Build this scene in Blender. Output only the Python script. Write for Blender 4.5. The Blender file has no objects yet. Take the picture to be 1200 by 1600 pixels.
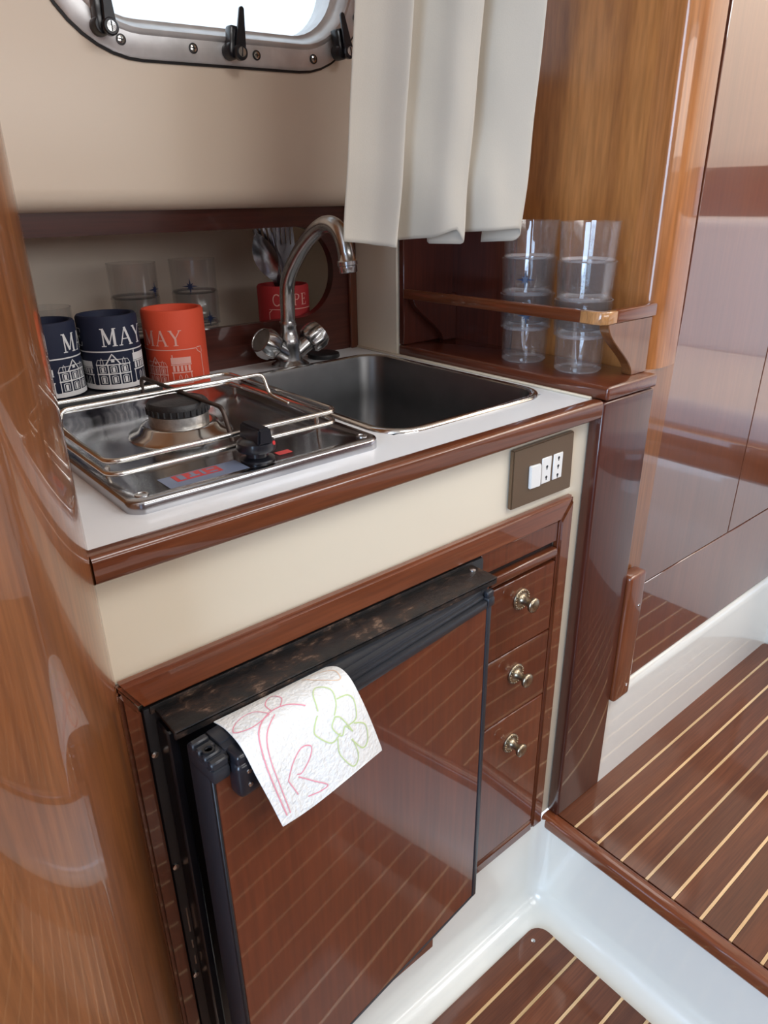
import bpy, bmesh, math, random
from mathutils import Vector, Matrix
random.seed(7)
PI = math.pi
SC = bpy.context.scene
COL = SC.collection

# ------------------------------------------------------------------ camera
CAM = Vector((-0.137, -0.52, 1.15))
cd = bpy.data.cameras.new('camera')
cam = bpy.data.objects.new('camera', cd); COL.objects.link(cam)
cd.sensor_fit = 'HORIZONTAL'; cd.sensor_width = 36.0; cd.lens = 1110.0 / 1200.0 * 36.0
cd.clip_start = 0.01
rt, up, bk = (0.7643, -0.6447, -0.0136), (0.2709, 0.3020, 0.9140), (-0.5851, -0.7023, 0.4055)
cam.matrix_world = Matrix(((rt[0], up[0], bk[0], CAM.x), (rt[1], up[1], bk[1], CAM.y), (rt[2], up[2], bk[2], CAM.z), (0, 0, 0, 1)))
SC.camera = cam

# ------------------------------------------------------------------ world, daylight, exposure
w = bpy.data.worlds.new('sky'); SC.world = w; w.use_nodes = True
bg = w.node_tree.nodes['Background']
bg.inputs['Color'].default_value = (0.80, 0.90, 1.0, 1); bg.inputs['Strength'].default_value = 3.0

def daylight(name, loc, rot, sx, sy, watts, col):
    l = bpy.data.lights.new(name, 'AREA'); l.shape = 'RECTANGLE'; l.size = sx; l.size_y = sy
    l.energy = watts; l.color = col
    o = bpy.data.objects.new(name, l); COL.objects.link(o)
    o.location = loc; o.rotation_euler = rot
    return o
# open companionway aft of the galley (faces +x), side windows opposite (face +y), then added fill lamps under the closed headliner
daylight('companionway_daylight', (-1.69, -0.95, 1.20), (0, -PI/2, 0), 1.35, 1.15, 105, (0.50, 0.71, 1.0))
daylight('side_window_daylight', (0.55, -1.985, 1.45), (PI/2, 0, 0), 1.5, 0.36, 15, (1.0, 0.94, 0.87))
daylight('added_overhead_fill', (0.30, -0.80, 1.985), (0, 0, 0), 0.50, 0.50, 10, (0.97, 0.97, 0.97))  # added fill lamp, no hatch modelled: lifts worktop and cabinet front, leaves recess dark
daylight('added_sole_fill', (1.02, -1.0, 1.985), (0, 0, 0), 0.55, 0.55, 18, (0.86, 0.93, 1.0))  # added fill lamp over the upper sole, brightens the settee base; no hatch there
daylight('added_forward_fill', (1.95, -1.0, 1.985), (0, 0, 0), 0.5, 1.4, 30, (1.0, 0.95, 0.88))  # added lamp, not a skylight: brightens forward walls mirrored in the locker front

SC.view_settings.view_transform = 'Standard'
SC.view_settings.look = 'None'
SC.view_settings.gamma = 1.0
SC.view_settings.use_curve_mapping = False
SC.view_settings.exposure = -0.92

# ------------------------------------------------------------------ materials
def newmat(name):
    m = bpy.data.materials.new(name); m.use_nodes = True
    nt = m.node_tree; p = nt.nodes['Principled BSDF']
    return m, nt, p
def setp(p, **k):
    for a, v in k.items():
        a = a.replace('_', ' ')
        for i in p.inputs:
            if i.name.lower() == a.lower():
                i.default_value = v
def plain(name, col, rough=0.5, metal=0.0, coat=0.0, coatr=0.05, bump=0.0, bscale=60.0, var=0.0, spec=0.5, aniso=None):
    m, nt, p = newmat(name)
    setp(p, Base_Color=(*col, 1), Roughness=rough, Metallic=metal, Coat_Weight=coat, Coat_Roughness=coatr, Specular_IOR_Level=spec)
    if bump or var:
        tc = nt.nodes.new('ShaderNodeTexCoord')
        n = nt.nodes.new('ShaderNodeTexNoise'); n.inputs['Scale'].default_value = bscale; n.inputs['Detail'].default_value = 5
        nt.links.new(tc.outputs['Object'], n.inputs['Vector'])
        if bump:
            b = nt.nodes.new('ShaderNodeBump'); b.inputs['Strength'].default_value = bump; b.inputs['Distance'].default_value = 0.002
            nt.links.new(n.outputs['Fac'], b.inputs['Height']); nt.links.new(b.outputs['Normal'], p.inputs['Normal'])
        if var:
            r = nt.nodes.new('ShaderNodeValToRGB')
            r.color_ramp.elements[0].position = 0.3; r.color_ramp.elements[1].position = 0.7
            r.color_ramp.elements[0].color = (*[c * (1 - var) for c in col], 1)
            r.color_ramp.elements[1].color = (*[min(1, c * (1 + var * 0.5)) for c in col], 1)
            nt.links.new(n.outputs['Fac'], r.inputs['Fac']); nt.links.new(r.outputs['Color'], p.inputs['Base Color'])
    return m
def wood(name, dark, mid, light, axis, across=16.0, along=1.3, rough=0.3, coat=0.9, coatr=0.03, fine=0.22, dist=0.9, pos=(0.28, 0.5, 0.74), ior=1.55):
    m, nt, p = newmat(name)
    N, L = nt.nodes.new, nt.links.new
    tc = N('ShaderNodeTexCoord'); oi = N('ShaderNodeObjectInfo')
    vm = N('ShaderNodeVectorMath'); vm.operation = 'SCALE'; vm.inputs[0].default_value = (7.3, 5.1, 9.7)
    L(oi.outputs['Random'], vm.inputs['Scale'])
    va = N('ShaderNodeVectorMath'); va.operation = 'ADD'
    L(tc.outputs['Object'], va.inputs[0]); L(vm.outputs['Vector'], va.inputs[1])
    mp = N('ShaderNodeMapping'); s = [across] * 3; s['xyz'.index(axis)] = along
    mp.inputs['Scale'].default_value = s
    L(va.outputs['Vector'], mp.inputs['Vector'])
    n = N('ShaderNodeTexNoise'); n.inputs['Scale'].default_value = 1.0; n.inputs['Detail'].default_value = 7; n.inputs['Roughness'].default_value = 0.6; n.inputs['Distortion'].default_value = dist
    L(mp.outputs['Vector'], n.inputs['Vector'])
    r = N('ShaderNodeValToRGB'); e = r.color_ramp.elements
    e[0].position = pos[0]; e[0].color = (*dark, 1); e[1].position = pos[2]; e[1].color = (*light, 1)
    k = e.new(pos[1]); k.color = (*mid, 1)
    L(n.outputs['Fac'], r.inputs['Fac'])
    mp2 = N('ShaderNodeMapping'); s2 = [across * 22] * 3; s2['xyz'.index(axis)] = along * 9
    mp2.inputs['Scale'].default_value = s2
    L(va.outputs['Vector'], mp2.inputs['Vector'])
    n2 = N('ShaderNodeTexNoise'); n2.inputs['Scale'].default_value = 1.0; n2.inputs['Detail'].default_value = 3
    L(mp2.outputs['Vector'], n2.inputs['Vector'])
    mr = N('ShaderNodeMapRange'); mr.inputs['From Min'].default_value = 0.35; mr.inputs['From Max'].default_value = 0.65
    mr.inputs['To Min'].default_value = 1.0 - fine; mr.inputs['To Max'].default_value = 1.0 + fine * 0.3
    L(n2.outputs['Fac'], mr.inputs['Value'])
    mx = N('ShaderNodeVectorMath'); mx.operation = 'SCALE'
    rv = N('ShaderNodeMapRange'); rv.inputs['To Min'].default_value = 0.84; rv.inputs['To Max'].default_value = 1.16
    L(oi.outputs['Random'], rv.inputs['Value'])
    mm = N('ShaderNodeMath'); mm.operation = 'MULTIPLY'; L(mr.outputs['Result'], mm.inputs[0]); L(rv.outputs['Result'], mm.inputs[1])
    L(r.outputs['Color'], mx.inputs[0]); L(mm.outputs[0], mx.inputs['Scale'])
    L(mx.outputs['Vector'], p.inputs['Base Color'])
    setp(p, Roughness=rough, Coat_Weight=coat, Coat_Roughness=coatr, Coat_IOR=ior, Specular_IOR_Level=0.35)
    return m
CH = ((0.165, 0.055, 0.018), (0.225, 0.083, 0.028), (0.29, 0.118, 0.043))
MA = ((0.100, 0.023, 0.009), (0.150, 0.038, 0.013), (0.20, 0.055, 0.019))
FL = ((0.082, 0.022, 0.009), (0.125, 0.036, 0.014), (0.175, 0.055, 0.022))
M = {}
for ax in 'xyz':
    M['cherry_' + ax] = wood('cherry varnish ' + ax, *CH, ax, across=11)
    M['mahog_' + ax] = wood('mahogany varnish ' + ax, *MA, ax, across=14)
M['cherry_panel'] = wood('figured cherry veneer', (0.24, 0.082, 0.022), (0.40, 0.155, 0.044), (0.50, 0.21, 0.068), 'z', across=7, along=1.7, fine=0.2, dist=2.2, coat=0.6, coatr=0.13, ior=1.5)
M['drawer_wood'] = wood('drawer veneer', (0.100, 0.022, 0.008), (0.132, 0.031, 0.011), (0.165, 0.042, 0.015), 'z', across=8, along=1.0, fine=0.2, ior=1.5, coat=0.75)
M['locker_wood'] = wood('polished locker veneer', (0.120, 0.031, 0.014), (0.150, 0.041, 0.018), (0.18, 0.052, 0.022), 'z', across=8, along=1.0, fine=0.12, ior=2.3, coat=1.0)
M['mahog_dark'] = wood('dark red mahogany', (0.050, 0.011, 0.007), (0.075, 0.017, 0.010), (0.10, 0.025, 0.014), 'z', across=12, coat=0.7, ior=1.45)
M['mahog_dark_x'] = wood('dark red mahogany board', (0.045, 0.011, 0.008), (0.07, 0.017, 0.011), (0.095, 0.025, 0.015), 'x', across=12, coat=0.5, ior=1.45)
M['cherry_post'] = wood('cherry corner post', (0.22, 0.072, 0.020), (0.33, 0.118, 0.034), (0.42, 0.165, 0.052), 'z', across=11, ior=1.5, coat=0.8)
M['mahog_dark_y'] = wood('dark mahogany shelf', (0.065, 0.015, 0.008), (0.10, 0.024, 0.011), (0.14, 0.036, 0.015), 'y', across=12)
M['kick'] = plain('polished white kick board', (0.78, 0.76, 0.70), 0.3, coat=1.0, coatr=0.02)
setp(M['kick'].node_tree.nodes['Principled BSDF'], Coat_IOR=2.1)
M['plank'] = wood('sole plank', *FL, 'x', across=22, along=1.6, coatr=0.07, rough=0.5, coat=0.6, ior=1.45)
M['block'] = wood('pale block', (0.30, 0.13, 0.045), (0.40, 0.19, 0.07), (0.5, 0.25, 0.1), 'z', across=30, along=14)
M['inlay'] = wood('holly inlay', (0.55, 0.33, 0.15), (0.66, 0.42, 0.21), (0.74, 0.5, 0.27), 'x', across=40, along=2, coatr=0.07, fine=0.15)
M['cream'] = plain('cream gelcoat', (0.82, 0.695, 0.56), 0.42, coat=0.3, coatr=0.22)
M['cream_panel'] = plain('cream laminate', (0.76, 0.675, 0.53), 0.42, coat=0.3, coatr=0.12)
M['niche'] = plain('niche lining', (0.86, 0.77, 0.67), 0.5, var=0.06, bscale=9)
M['gelcoat'] = plain('white gelcoat', (0.80, 0.77, 0.69), 0.3, coat=0.8, coatr=0.06)
M['white_top'] = plain('white laminate', (0.83, 0.85, 0.87), 0.38, coat=0.25, coatr=0.15)
M['steel'] = plain('polished steel', (0.72, 0.71, 0.69), 0.16, 1.0, var=0.12, bscale=25, bump=0.02)
M['frame_steel'] = plain('weathered frame steel', (0.80, 0.80, 0.81), 0.38, 0.55, var=0.15, bscale=35, bump=0.05)
M['chrome'] = plain('worn chrome', (0.56, 0.56, 0.56), 0.26, 1.0, var=0.2, bscale=70)
M['cutlery'] = plain('dark cutlery steel', (0.34, 0.34, 0.37), 0.22, 1.0)
M['sink_steel'] = plain('brushed sink steel', (0.19, 0.19, 0.192), 0.40, 1.0, var=0.1, bscale=30)
M['mirror_plate'] = plain('stove plate steel', (0.50, 0.51, 0.54), 0.17, 1.0, var=0.25, bscale=14)
M['wire'] = plain('rack wire', (0.74, 0.72, 0.68), 0.2, 1.0)
M['burnt_wire'] = plain('burnt wire', (0.10, 0.075, 0.065), 0.5, 0.6, var=0.3, bscale=120)
M['cast'] = plain('black burner enamel', (0.018, 0.018, 0.02), 0.5, bump=0.3, bscale=300)
M['alu'] = plain('cast aluminium', (0.55, 0.54, 0.52), 0.4, 1.0, bump=0.3, bscale=180, var=0.25)
M['black'] = plain('black plastic', (0.014, 0.014, 0.016), 0.42)
M['black_gloss'] = plain('black gloss plastic', (0.012, 0.013, 0.018), 0.28, coat=0.2)
M['edge_black'] = plain('grey black profile', (0.022, 0.024, 0.03), 0.35)
M['gap'] = plain('dark joint', (0.02, 0.008, 0.006), 0.7)
M['brass'] = plain('aged brass', (0.42, 0.35, 0.25), 0.30, 1.0, var=0.35, bscale=160)
M['bronze'] = plain('bronze plate', (0.165, 0.105, 0.062), 0.40, 0.55, coat=0.2, coatr=0.2)
M['white_plastic'] = plain('white plastic', (0.78, 0.77, 0.74), 0.4)
M['navy'] = plain('navy foam', (0.006, 0.011, 0.036), 0.75, bump=0.1, bscale=500)
M['red'] = plain('red foam', (0.74, 0.085, 0.035), 0.7, bump=0.1, bscale=500)
M['dark_red'] = plain('crimson foam', (0.42, 0.022, 0.026), 0.7, bump=0.1, bscale=500)
M['print_white'] = plain('white print', (0.72, 0.72, 0.72), 0.6)
M['print_pink'] = plain('pink white print', (0.78, 0.42, 0.36), 0.6)
M['print_navy'] = plain('navy print', (0.008, 0.02, 0.07), 0.4)
M['sticker_red'] = plain('red sticker', (0.55, 0.02, 0.02), 0.35)
M['sticker_blue'] = plain('film blue', (0.16, 0.20, 0.30), 0.3)
M['towel'] = plain('paper towel', (0.84, 0.84, 0.82), 0.95, bump=1.0, bscale=240, spec=0.1)
M['pink'] = plain('pink print', (0.80, 0.33, 0.40), 0.9)
M['green'] = plain('green print', (0.56, 0.68, 0.33), 0.9)
M['peach'] = plain('peach print', (0.85, 0.60, 0.42), 0.9)
M['vinyl'] = plain('seat vinyl', (0.66, 0.64, 0.66), 0.5)
def rusty():
    m, nt, p = newmat('rusted black enamel'); N, L = nt.nodes.new, nt.links.new
    tc = N('ShaderNodeTexCoord'); mp = N('ShaderNodeMapping'); mp.inputs['Scale'].default_value = (1, 1.6, 1.6)
    L(tc.outputs['Object'], mp.inputs['Vector'])
    n = N('ShaderNodeTexNoise'); n.inputs['Scale'].default_value = 42; n.inputs['Detail'].default_value = 9; n.inputs['Roughness'].default_value = 0.72
    L(mp.outputs['Vector'], n.inputs['Vector'])
    r = N('ShaderNodeValToRGB'); e = r.color_ramp.elements
    e[0].position = 0.48; e[0].color = (0.010, 0.009, 0.009, 1); e[1].position = 0.70; e[1].color = (0.24, 0.15, 0.10, 1)
    k = e.new(0.575); k.color = (0.035, 0.020, 0.014, 1)
    L(n.outputs['Fac'], r.inputs['Fac']); L(r.outputs['Color'], p.inputs['Base Color'])
    mr = N('ShaderNodeMapRange'); mr.inputs['From Min'].default_value = 0.45; mr.inputs['From Max'].default_value = 0.7
    mr.inputs['To Min'].default_value = 0.28; mr.inputs['To Max'].default_value = 0.8
    L(n.outputs['Fac'], mr.inputs['Value']); L(mr.outputs['Result'], p.inputs['Roughness'])
    b = N('ShaderNodeBump'); b.inputs['Strength'].default_value = 0.5; b.inputs['Distance'].default_value = 0.002
    L(n.outputs['Fac'], b.inputs['Height']); L(b.outputs['Normal'], p.inputs['Normal'])
    return m
M['rust'] = rusty()
def clear(name, tint, haze, rough=0.03, ior=1.45):
    m = bpy.data.materials.new(name); m.use_nodes = True; nt = m.node_tree
    for n in list(nt.nodes): nt.nodes.remove(n)
    N, L = nt.nodes.new, nt.links.new
    o = N('ShaderNodeOutputMaterial'); t = N('ShaderNodeBsdfTransparent'); t.inputs['Color'].default_value = (*tint, 1)
    g = N('ShaderNodeBsdfGlossy'); g.inputs['Roughness'].default_value = rough
    d = N('ShaderNodeBsdfDiffuse'); d.inputs['Color'].default_value = (0.86, 0.82, 0.82, 1)
    lw = N('ShaderNodeLayerWeight'); lw.inputs['Blend'].default_value = 0.5
    pw = N('ShaderNodeMath'); pw.operation = 'POWER'; pw.inputs[1].default_value = 4.0; L(lw.outputs['Facing'], pw.inputs[0])
    f = N('ShaderNodeMapRange'); f.inputs['To Min'].default_value = 0.055; f.inputs['To Max'].default_value = ior - 1.0; L(pw.outputs[0], f.inputs['Value'])
    a = N('ShaderNodeMixShader'); a.inputs['Fac'].default_value = haze
    b = N('ShaderNodeMixShader')
    L(t.outputs[0], a.inputs[1]); L(d.outputs[0], a.inputs[2])
    L(f.outputs[0], b.inputs['Fac']); L(a.outputs[0], b.inputs[1]); L(g.outputs[0], b.inputs[2])
    L(b.outputs[0], o.inputs['Surface'])
    return m
M['acrylic'] = clear('clear acrylic', (0.985, 0.985, 0.985), 0.028, 0.04, 1.75)
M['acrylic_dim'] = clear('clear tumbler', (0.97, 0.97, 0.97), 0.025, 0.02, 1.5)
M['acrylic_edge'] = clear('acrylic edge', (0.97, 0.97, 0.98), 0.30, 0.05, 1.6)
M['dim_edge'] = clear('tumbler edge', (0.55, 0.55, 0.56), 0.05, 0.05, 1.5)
M['pane'] = clear('window pane', (0.97, 0.99, 1.0), 0.02)
M['milky'] = clear('milky plastic', (0.8, 0.82, 0.85), 0.45)
def fabric():
    m = bpy.data.materials.new('curtain cloth'); m.use_nodes = True; nt = m.node_tree
    p = nt.nodes['Principled BSDF']; N, L = nt.nodes.new, nt.links.new
    setp(p, Base_Color=(0.67, 0.61, 0.52, 1), Roughness=0.85, Specular_IOR_Level=0.2, Sheen_Weight=0.1)
    tl = N('ShaderNodeBsdfTranslucent'); tl.inputs['Color'].default_value = (0.72, 0.68, 0.60, 1)
    mx = N('ShaderNodeMixShader'); mx.inputs['Fac'].default_value = 0.25
    out = [n for n in nt.nodes if n.type == 'OUTPUT_MATERIAL'][0]
    L(p.outputs[0], mx.inputs[1]); L(tl.outputs[0], mx.inputs[2]); L(mx.outputs[0], out.inputs['Surface'])
    tc = N('ShaderNodeTexCoord'); n = N('ShaderNodeTexNoise'); n.inputs['Scale'].default_value = 700
    L(tc.outputs['Object'], n.inputs['Vector'])
    b = N('ShaderNodeBump'); b.inputs['Strength'].default_value = 0.15; b.inputs['Distance'].default_value = 0.001
    L(n.outputs['Fac'], b.inputs['Height']); L(b.outputs['Normal'], p.inputs['Normal'])
    return m
M['cloth'] = fabric()

# ------------------------------------------------------------------ mesh helpers
class B:
    def __init__(s): s.bm = bmesh.new()
    def _add(s, t):
        me = bpy.data.meshes.new('t'); t.to_mesh(me); t.free(); s.bm.from_mesh(me); bpy.data.meshes.remove(me); return s
    def box(s, x0, x1, y0, y1, z0, z1, bev=0.0, seg=2):
        t = bmesh.new(); bmesh.ops.create_cube(t, size=1)
        for v in t.verts:
            v.co = Vector((x0 + (v.co.x + .5) * (x1 - x0), y0 + (v.co.y + .5) * (y1 - y0), z0 + (v.co.z + .5) * (z1 - z0)))
        if bev: bmesh.ops.bevel(t, geom=t.edges[:], offset=bev, segments=seg, affect='EDGES', profile=0.5)
        return s._add(t)
    def prism(s, poly, axis, a, b, bev=0.0, seg=2):
        t = bmesh.new(); k = 'xyz'.index(axis)
        def mk(p, h):
            c = [p[0], p[1]]; c.insert(k, h); return t.verts.new(c)
        v0 = [mk(p, a) for p in poly]; v1 = [mk(p, b) for p in poly]
        t.faces.new(v0); t.faces.new(v1[::-1]); n = len(poly)
        for i in range(n): t.faces.new((v0[i], v1[i], v1[(i + 1) % n], v0[(i + 1) % n]))
        bmesh.ops.recalc_face_normals(t, faces=t.faces[:])
        if bev: bmesh.ops.bevel(t, geom=t.edges[:], offset=bev, segments=seg, affect='EDGES')
        return s._add(t)
    def loops(s, Ls, closed=True, cap0=False, cap1=False):
        vs = [[s.bm.verts.new(p) for p in L] for L in Ls]
        n = len(Ls[0])
        for a, b in zip(vs, vs[1:]):
            for i in range(n if closed else n - 1):
                s.bm.faces.new((a[i], a[(i + 1) % n], b[(i + 1) % n], b[i]))
        if cap0: s.bm.faces.new(vs[0][::-1])
        if cap1: s.bm.faces.new(vs[-1])
        return s
    def lathe(s, prof, c=(0, 0, 0), axis=(0, 0, 1), n=32, cap=True):
        ax = Vector(axis).normalized(); q = Vector((0, 0, 1)).rotation_difference(ax); c = Vector(c)
        Ls = []
        for r, h in prof:
            Ls.append([c + q @ Vector((max(r, 1e-5) * math.cos(2 * PI * i / n), max(r, 1e-5) * math.sin(2 * PI * i / n), h)) for i in range(n)])
        return s.loops(Ls, True, cap, cap)
    def tube(s, pts, r, n=10, closed=False, fillet=0.0, fs=5):
        P = [Vector(p) for p in pts]
        if fillet: P = rounded(P, fillet, fs, closed)
        Ls = []; m = len(P); prev = None
        for i in range(m):
            if closed: d = (P[(i + 1) % m] - P[i - 1])
            else: d = P[min(i + 1, m - 1)] - P[max(i - 1, 0)]
            d.normalize()
            if prev is None:
                u = d.orthogonal().normalized()
            else:
                u = (prev - d * prev.dot(d)).normalized()
            prev = u; w_ = d.cross(u)
            rr = r[i] if isinstance(r, (list, tuple)) else r
            Ls.append([P[i] + (u * math.cos(2 * PI * k / n) + w_ * math.sin(2 * PI * k / n)) * rr for k in range(n)])
        if closed: Ls.append(Ls[0])
        return s.loops(Ls, True, not closed, not closed)
    def quad(s, *p):
        s.bm.faces.new([s.bm.verts.new(q) for q in p]); return s
def rounded(P, rad, fs=5, closed=False):
    out = []; n = len(P)
    for i, p in enumerate(P):
        if not closed and i in (0, n - 1): out.append(p); continue
        a = P[i - 1]; b = P[(i + 1) % n]
        da, db = (a - p), (b - p); ra = min(rad, da.length * .49, db.length * .49)
        p0 = p + da.normalized() * ra; p1 = p + db.normalized() * ra
        for k in range(fs + 1):
            t = k / fs; out.append(p0 * (1 - t) ** 2 + p * 2 * t * (1 - t) + p1 * t * t)
    return out
def rrect(x0, x1, y0, y1, r, n=8):
    out = []
    for cx, cy, a0 in ((x1 - r, y1 - r, 0), (x0 + r, y1 - r, PI / 2), (x0 + r, y0 + r, PI), (x1 - r, y0 + r, 3 * PI / 2)):
        for k in range(n + 1):
            a = a0 + PI / 2 * k / n; out.append((cx + r * math.cos(a), cy + r * math.sin(a)))
    return out
LOC = {}
def mk(name, b, mat, parent=None, org=None, local=False, smooth=40, weld=True):
    bm = b.bm if isinstance(b, B) else b
    if weld: bmesh.ops.remove_doubles(bm, verts=bm.verts[:], dist=1e-6)
    bmesh.ops.recalc_face_normals(bm, faces=bm.faces[:])
    xs = [v.co for v in bm.verts]
    lo = Vector((min(v.x for v in xs), min(v.y for v in xs), min(v.z for v in xs)))
    hi = Vector((max(v.x for v in xs), max(v.y for v in xs), max(v.z for v in xs)))
    if org is None:
        org = (lo + hi) / 2
        if parent is None: org.z = lo.z
    org = Vector(org)
    for v in bm.verts: v.co -= org
    me = bpy.data.meshes.new(name); bm.to_mesh(me); bm.free()
    if mat: me.materials.append(M[mat])
    for p in me.polygons: p.use_smooth = True
    me.set_sharp_from_angle(angle=math.radians(smooth))
    o = bpy.data.objects.new(name, me); COL.objects.link(o)
    if parent is not None:
        o.parent = parent
        o.location = org - (Vector((0, 0, 0)) if local else LOC[parent])
    else: o.location = org
    LOC[o] = org
    return o
def tag(o, label, cat=None, group=None, kind=None):
    if label: o['label'] = label
    if cat: o['category'] = cat
    if group: o['group'] = group
    if kind: o['kind'] = kind
    return o
def thing(name, loc, label, cat=None, group=None, kind=None):
    o = bpy.data.objects.new(name, None); COL.objects.link(o); o.location = loc; o.empty_display_size = 0.02
    LOC[o] = Vector(loc); return tag(o, label, cat, group, kind)
def copy_tree(o, parent=None):
    c = o.copy(); COL.objects.link(c); c.parent = parent
    LOC[c] = LOC.get(o, Vector())
    for ch in list(o.children): copy_tree(ch, c)
    return c
def struct(name, b, mat, label, **k):
    return tag(mk(name, b, mat, **k), label, kind='structure')

# ================================================================== THE SETTING
ZT = 0.905          # counter top
ZF = 0.190          # upper cabin sole
# ---- lower sole: moulded white tray with riser and plinth, coved corners
bm = bmesh.new()
X0, X1, Y0, Y1 = -1.7, 0.634, -2.0, 0.002
pts = {k: bm.verts.new(v) for k, v in dict(a=(X1, Y1, 0), b=(X0, Y1, 0), c=(X0, Y0, 0), d=(X1, Y0, 0), at=(X1, Y1, .188), bt=(X0, Y1, .194), dt=(X1, Y0, .188)).items()}
bm.faces.new([pts[k] for k in 'abcd']); bm.faces.new([pts[k] for k in ('a', 'at', 'bt', 'b')]); bm.faces.new([pts[k] for k in ('a', 'd', 'dt', 'at')])
inner = [e for e in bm.edges if len(e.link_faces) == 2]
bmesh.ops.bevel(bm, geom=inner, offset=0.030, segments=6, affect='EDGES', profile=0.5)
tray = struct('floor_lower', bm, 'gelcoat', 'glossy white moulded floor tray with coved riser below the wooden step', org=(0, 0, 0), smooth=60)
PITCH = 0.0434
# lower planks: x up to 0.588, first from y=-0.046
yy = -0.0815; edges = [-0.046]
while yy > -1.5: edges.append(yy); yy -= PITCH
for i in range(len(edges) - 1):
    ya, yb = edges[i], edges[i + 1]
    ya2 = ya - (0.0026 if i else 0); yb2 = yb + 0.0026
    if i == 0:
        r = 0.024; poly = [(-1.5, yb2), (0.588, yb2), (0.588, ya - r)] + [(0.588 - r + r * math.cos(a * PI / 12), ya - r + r * math.sin(a * PI / 12)) for a in range(1, 7)] + [(-1.5, ya)]
        b = B().prism(poly, 'z', 0.0005, 0.0068)
    else: b = B().box(-1.5, 0.588, yb2, ya2, 0.0005, 0.0068, 0.0004, 1)
    mk('plank', b, 'plank', tray)
    mk('inlay_strip', B().box(-1.5, 0.588, yb - 0.0022, yb + 0.0022, 0.0005, 0.0066), 'inlay', tray)
mk('screw', B().lathe([(0.0035, 0), (0.0035, 0.0008), (0, 0.0012)], (0.556, -0.062, 0.0068), n=14), 'steel', tray)
# ---- upper sole
upper = struct('floor', B().box(0.640, 1.44, -2.0, -0.004, 0.150, 0.184), 'plank', 'upper cabin floor of mahogany planks with pale inlay strips', org=(0, 0, 0))
yy = -0.0546; edges = [-0.0185]
while yy > -2.0: edges.append(yy); yy -= PITCH
for i in range(len(edges) - 1):
    ya, yb = edges[i] - (0.0026 if i else 0), edges[i + 1] + 0.0026
    if i == 0:
        r = 0.018; poly = [(0.654, yb), (1.425, yb), (1.425, ya - r)] + [(1.425 - r + r * math.cos(a * PI / 12), ya - r + r * math.sin(a * PI / 12)) for a in range(1, 7)] + [(0.654, ya)]
        b = B().prism(poly, 'z', 0.184, ZF)
    else: b = B().box(0.654, 1.425, yb, ya, 0.184, ZF, 0.0004, 1)
    mk('plank', b, 'plank', upper)
    mk('inlay_strip', B().box(0.654, 1.425, edges[i + 1] - 0.0022, edges[i + 1] + 0.0022, 0.184, ZF - 0.0002), 'inlay', upper)
# step nosing
poly = rrect(0.629, 0.6538, 0.166, 0.1925, 0.008, 5)
struct('trim_1', B().prism([(p[0], p[1]) for p in poly], 'y', -2.0, -0.004), 'mahog_y', 'rounded mahogany nosing along the step edge')

# ---- hull side panel with the porthole opening
WX0, WX1, WZ0, WZ1, WR = 0.186, 0.660, 1.312, 1.580, 0.120
YP = 0.470
def loopxz(x0, x1, z0, z1, r, y, n=10): return [(p[0], y, p[1] + (p[0] - .30) * .026) for p in rrect(x0, x1, z0, z1, r, n)]
bm = bmesh.new()
def ring_edges(pts_):
    vs = [bm.verts.new(p) for p in pts_]
    return vs, [bm.edges.new((vs[i], vs[(i + 1) % len(vs)])) for i in range(len(vs))]
RB = 0.028; zb = 1.137
vo, eo = ring_edges([(-0.10, YP, zb + RB), (0.772, YP, zb + RB), (0.772, YP, 2.0), (-0.10, YP, 2.0)])
vi, ei = ring_edges(loopxz(WX0 + .012, WX1 - .012, WZ0 + .012, WZ1 - .012, WR - .012, YP))
bmesh.ops.triangle_fill(bm, edges=eo + ei, use_beauty=True)
hv = [bm.verts.new((v.co.x, YP + .05, v.co.z)) for v in vi]
for i in range(len(vi)): bm.faces.new((vi[i], vi[(i + 1) % len(vi)], hv[(i + 1) % len(vi)], hv[i]))
pr = [(YP + RB - RB * math.cos(a * PI / 16), zb + RB - RB * math.sin(a * PI / 16)) for a in range(9)] + [(0.53, zb)]
for (ya, za), (yb, zb2) in zip(pr, pr[1:]):
    bm.faces.new([bm.verts.new(q) for q in ((-.10, ya, za), (.772, ya, za), (.772, yb, zb2), (-.10, yb, zb2))])
struct('wall_back', bm, 'cream', 'cream moulded hull panel with rounded lower lip around the porthole', smooth=50)

# ---- porthole
win = thing('window_1', (0.427, YP, WZ0), 'oval-cornered porthole with polished steel frame and three black latches', kind='structure')
def shrink(d, y, n=10): return loopxz(WX0 + d, WX1 - d, WZ0 + d, WZ1 - d, max(WR - d, .02), y, n)
fr = B().loops([shrink(-.001, YP), shrink(-.001, YP - .004), shrink(.003, YP - .007), shrink(.024, YP - .008), shrink(.026, YP - .011),
                shrink(.030, YP - .012), shrink(.033, YP - .008), shrink(.036, YP + .004), shrink(.040, YP + .012), shrink(.044, YP + .014), shrink(.046, YP + .03), shrink(.046, YP + .048)])
frame = mk('frame', fr, 'frame_steel', win, smooth=50)
gk = B().loops([shrink(-.004, YP + .001), shrink(-.004, YP - .002), shrink(-.0005, YP - .003)])
mk('gasket', gk, 'black', win)
mk('pane', B().loops([shrink(.044, YP + .030)], cap0=True).loops([shrink(.044, YP + .034)], cap0=True), 'pane', win)
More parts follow.
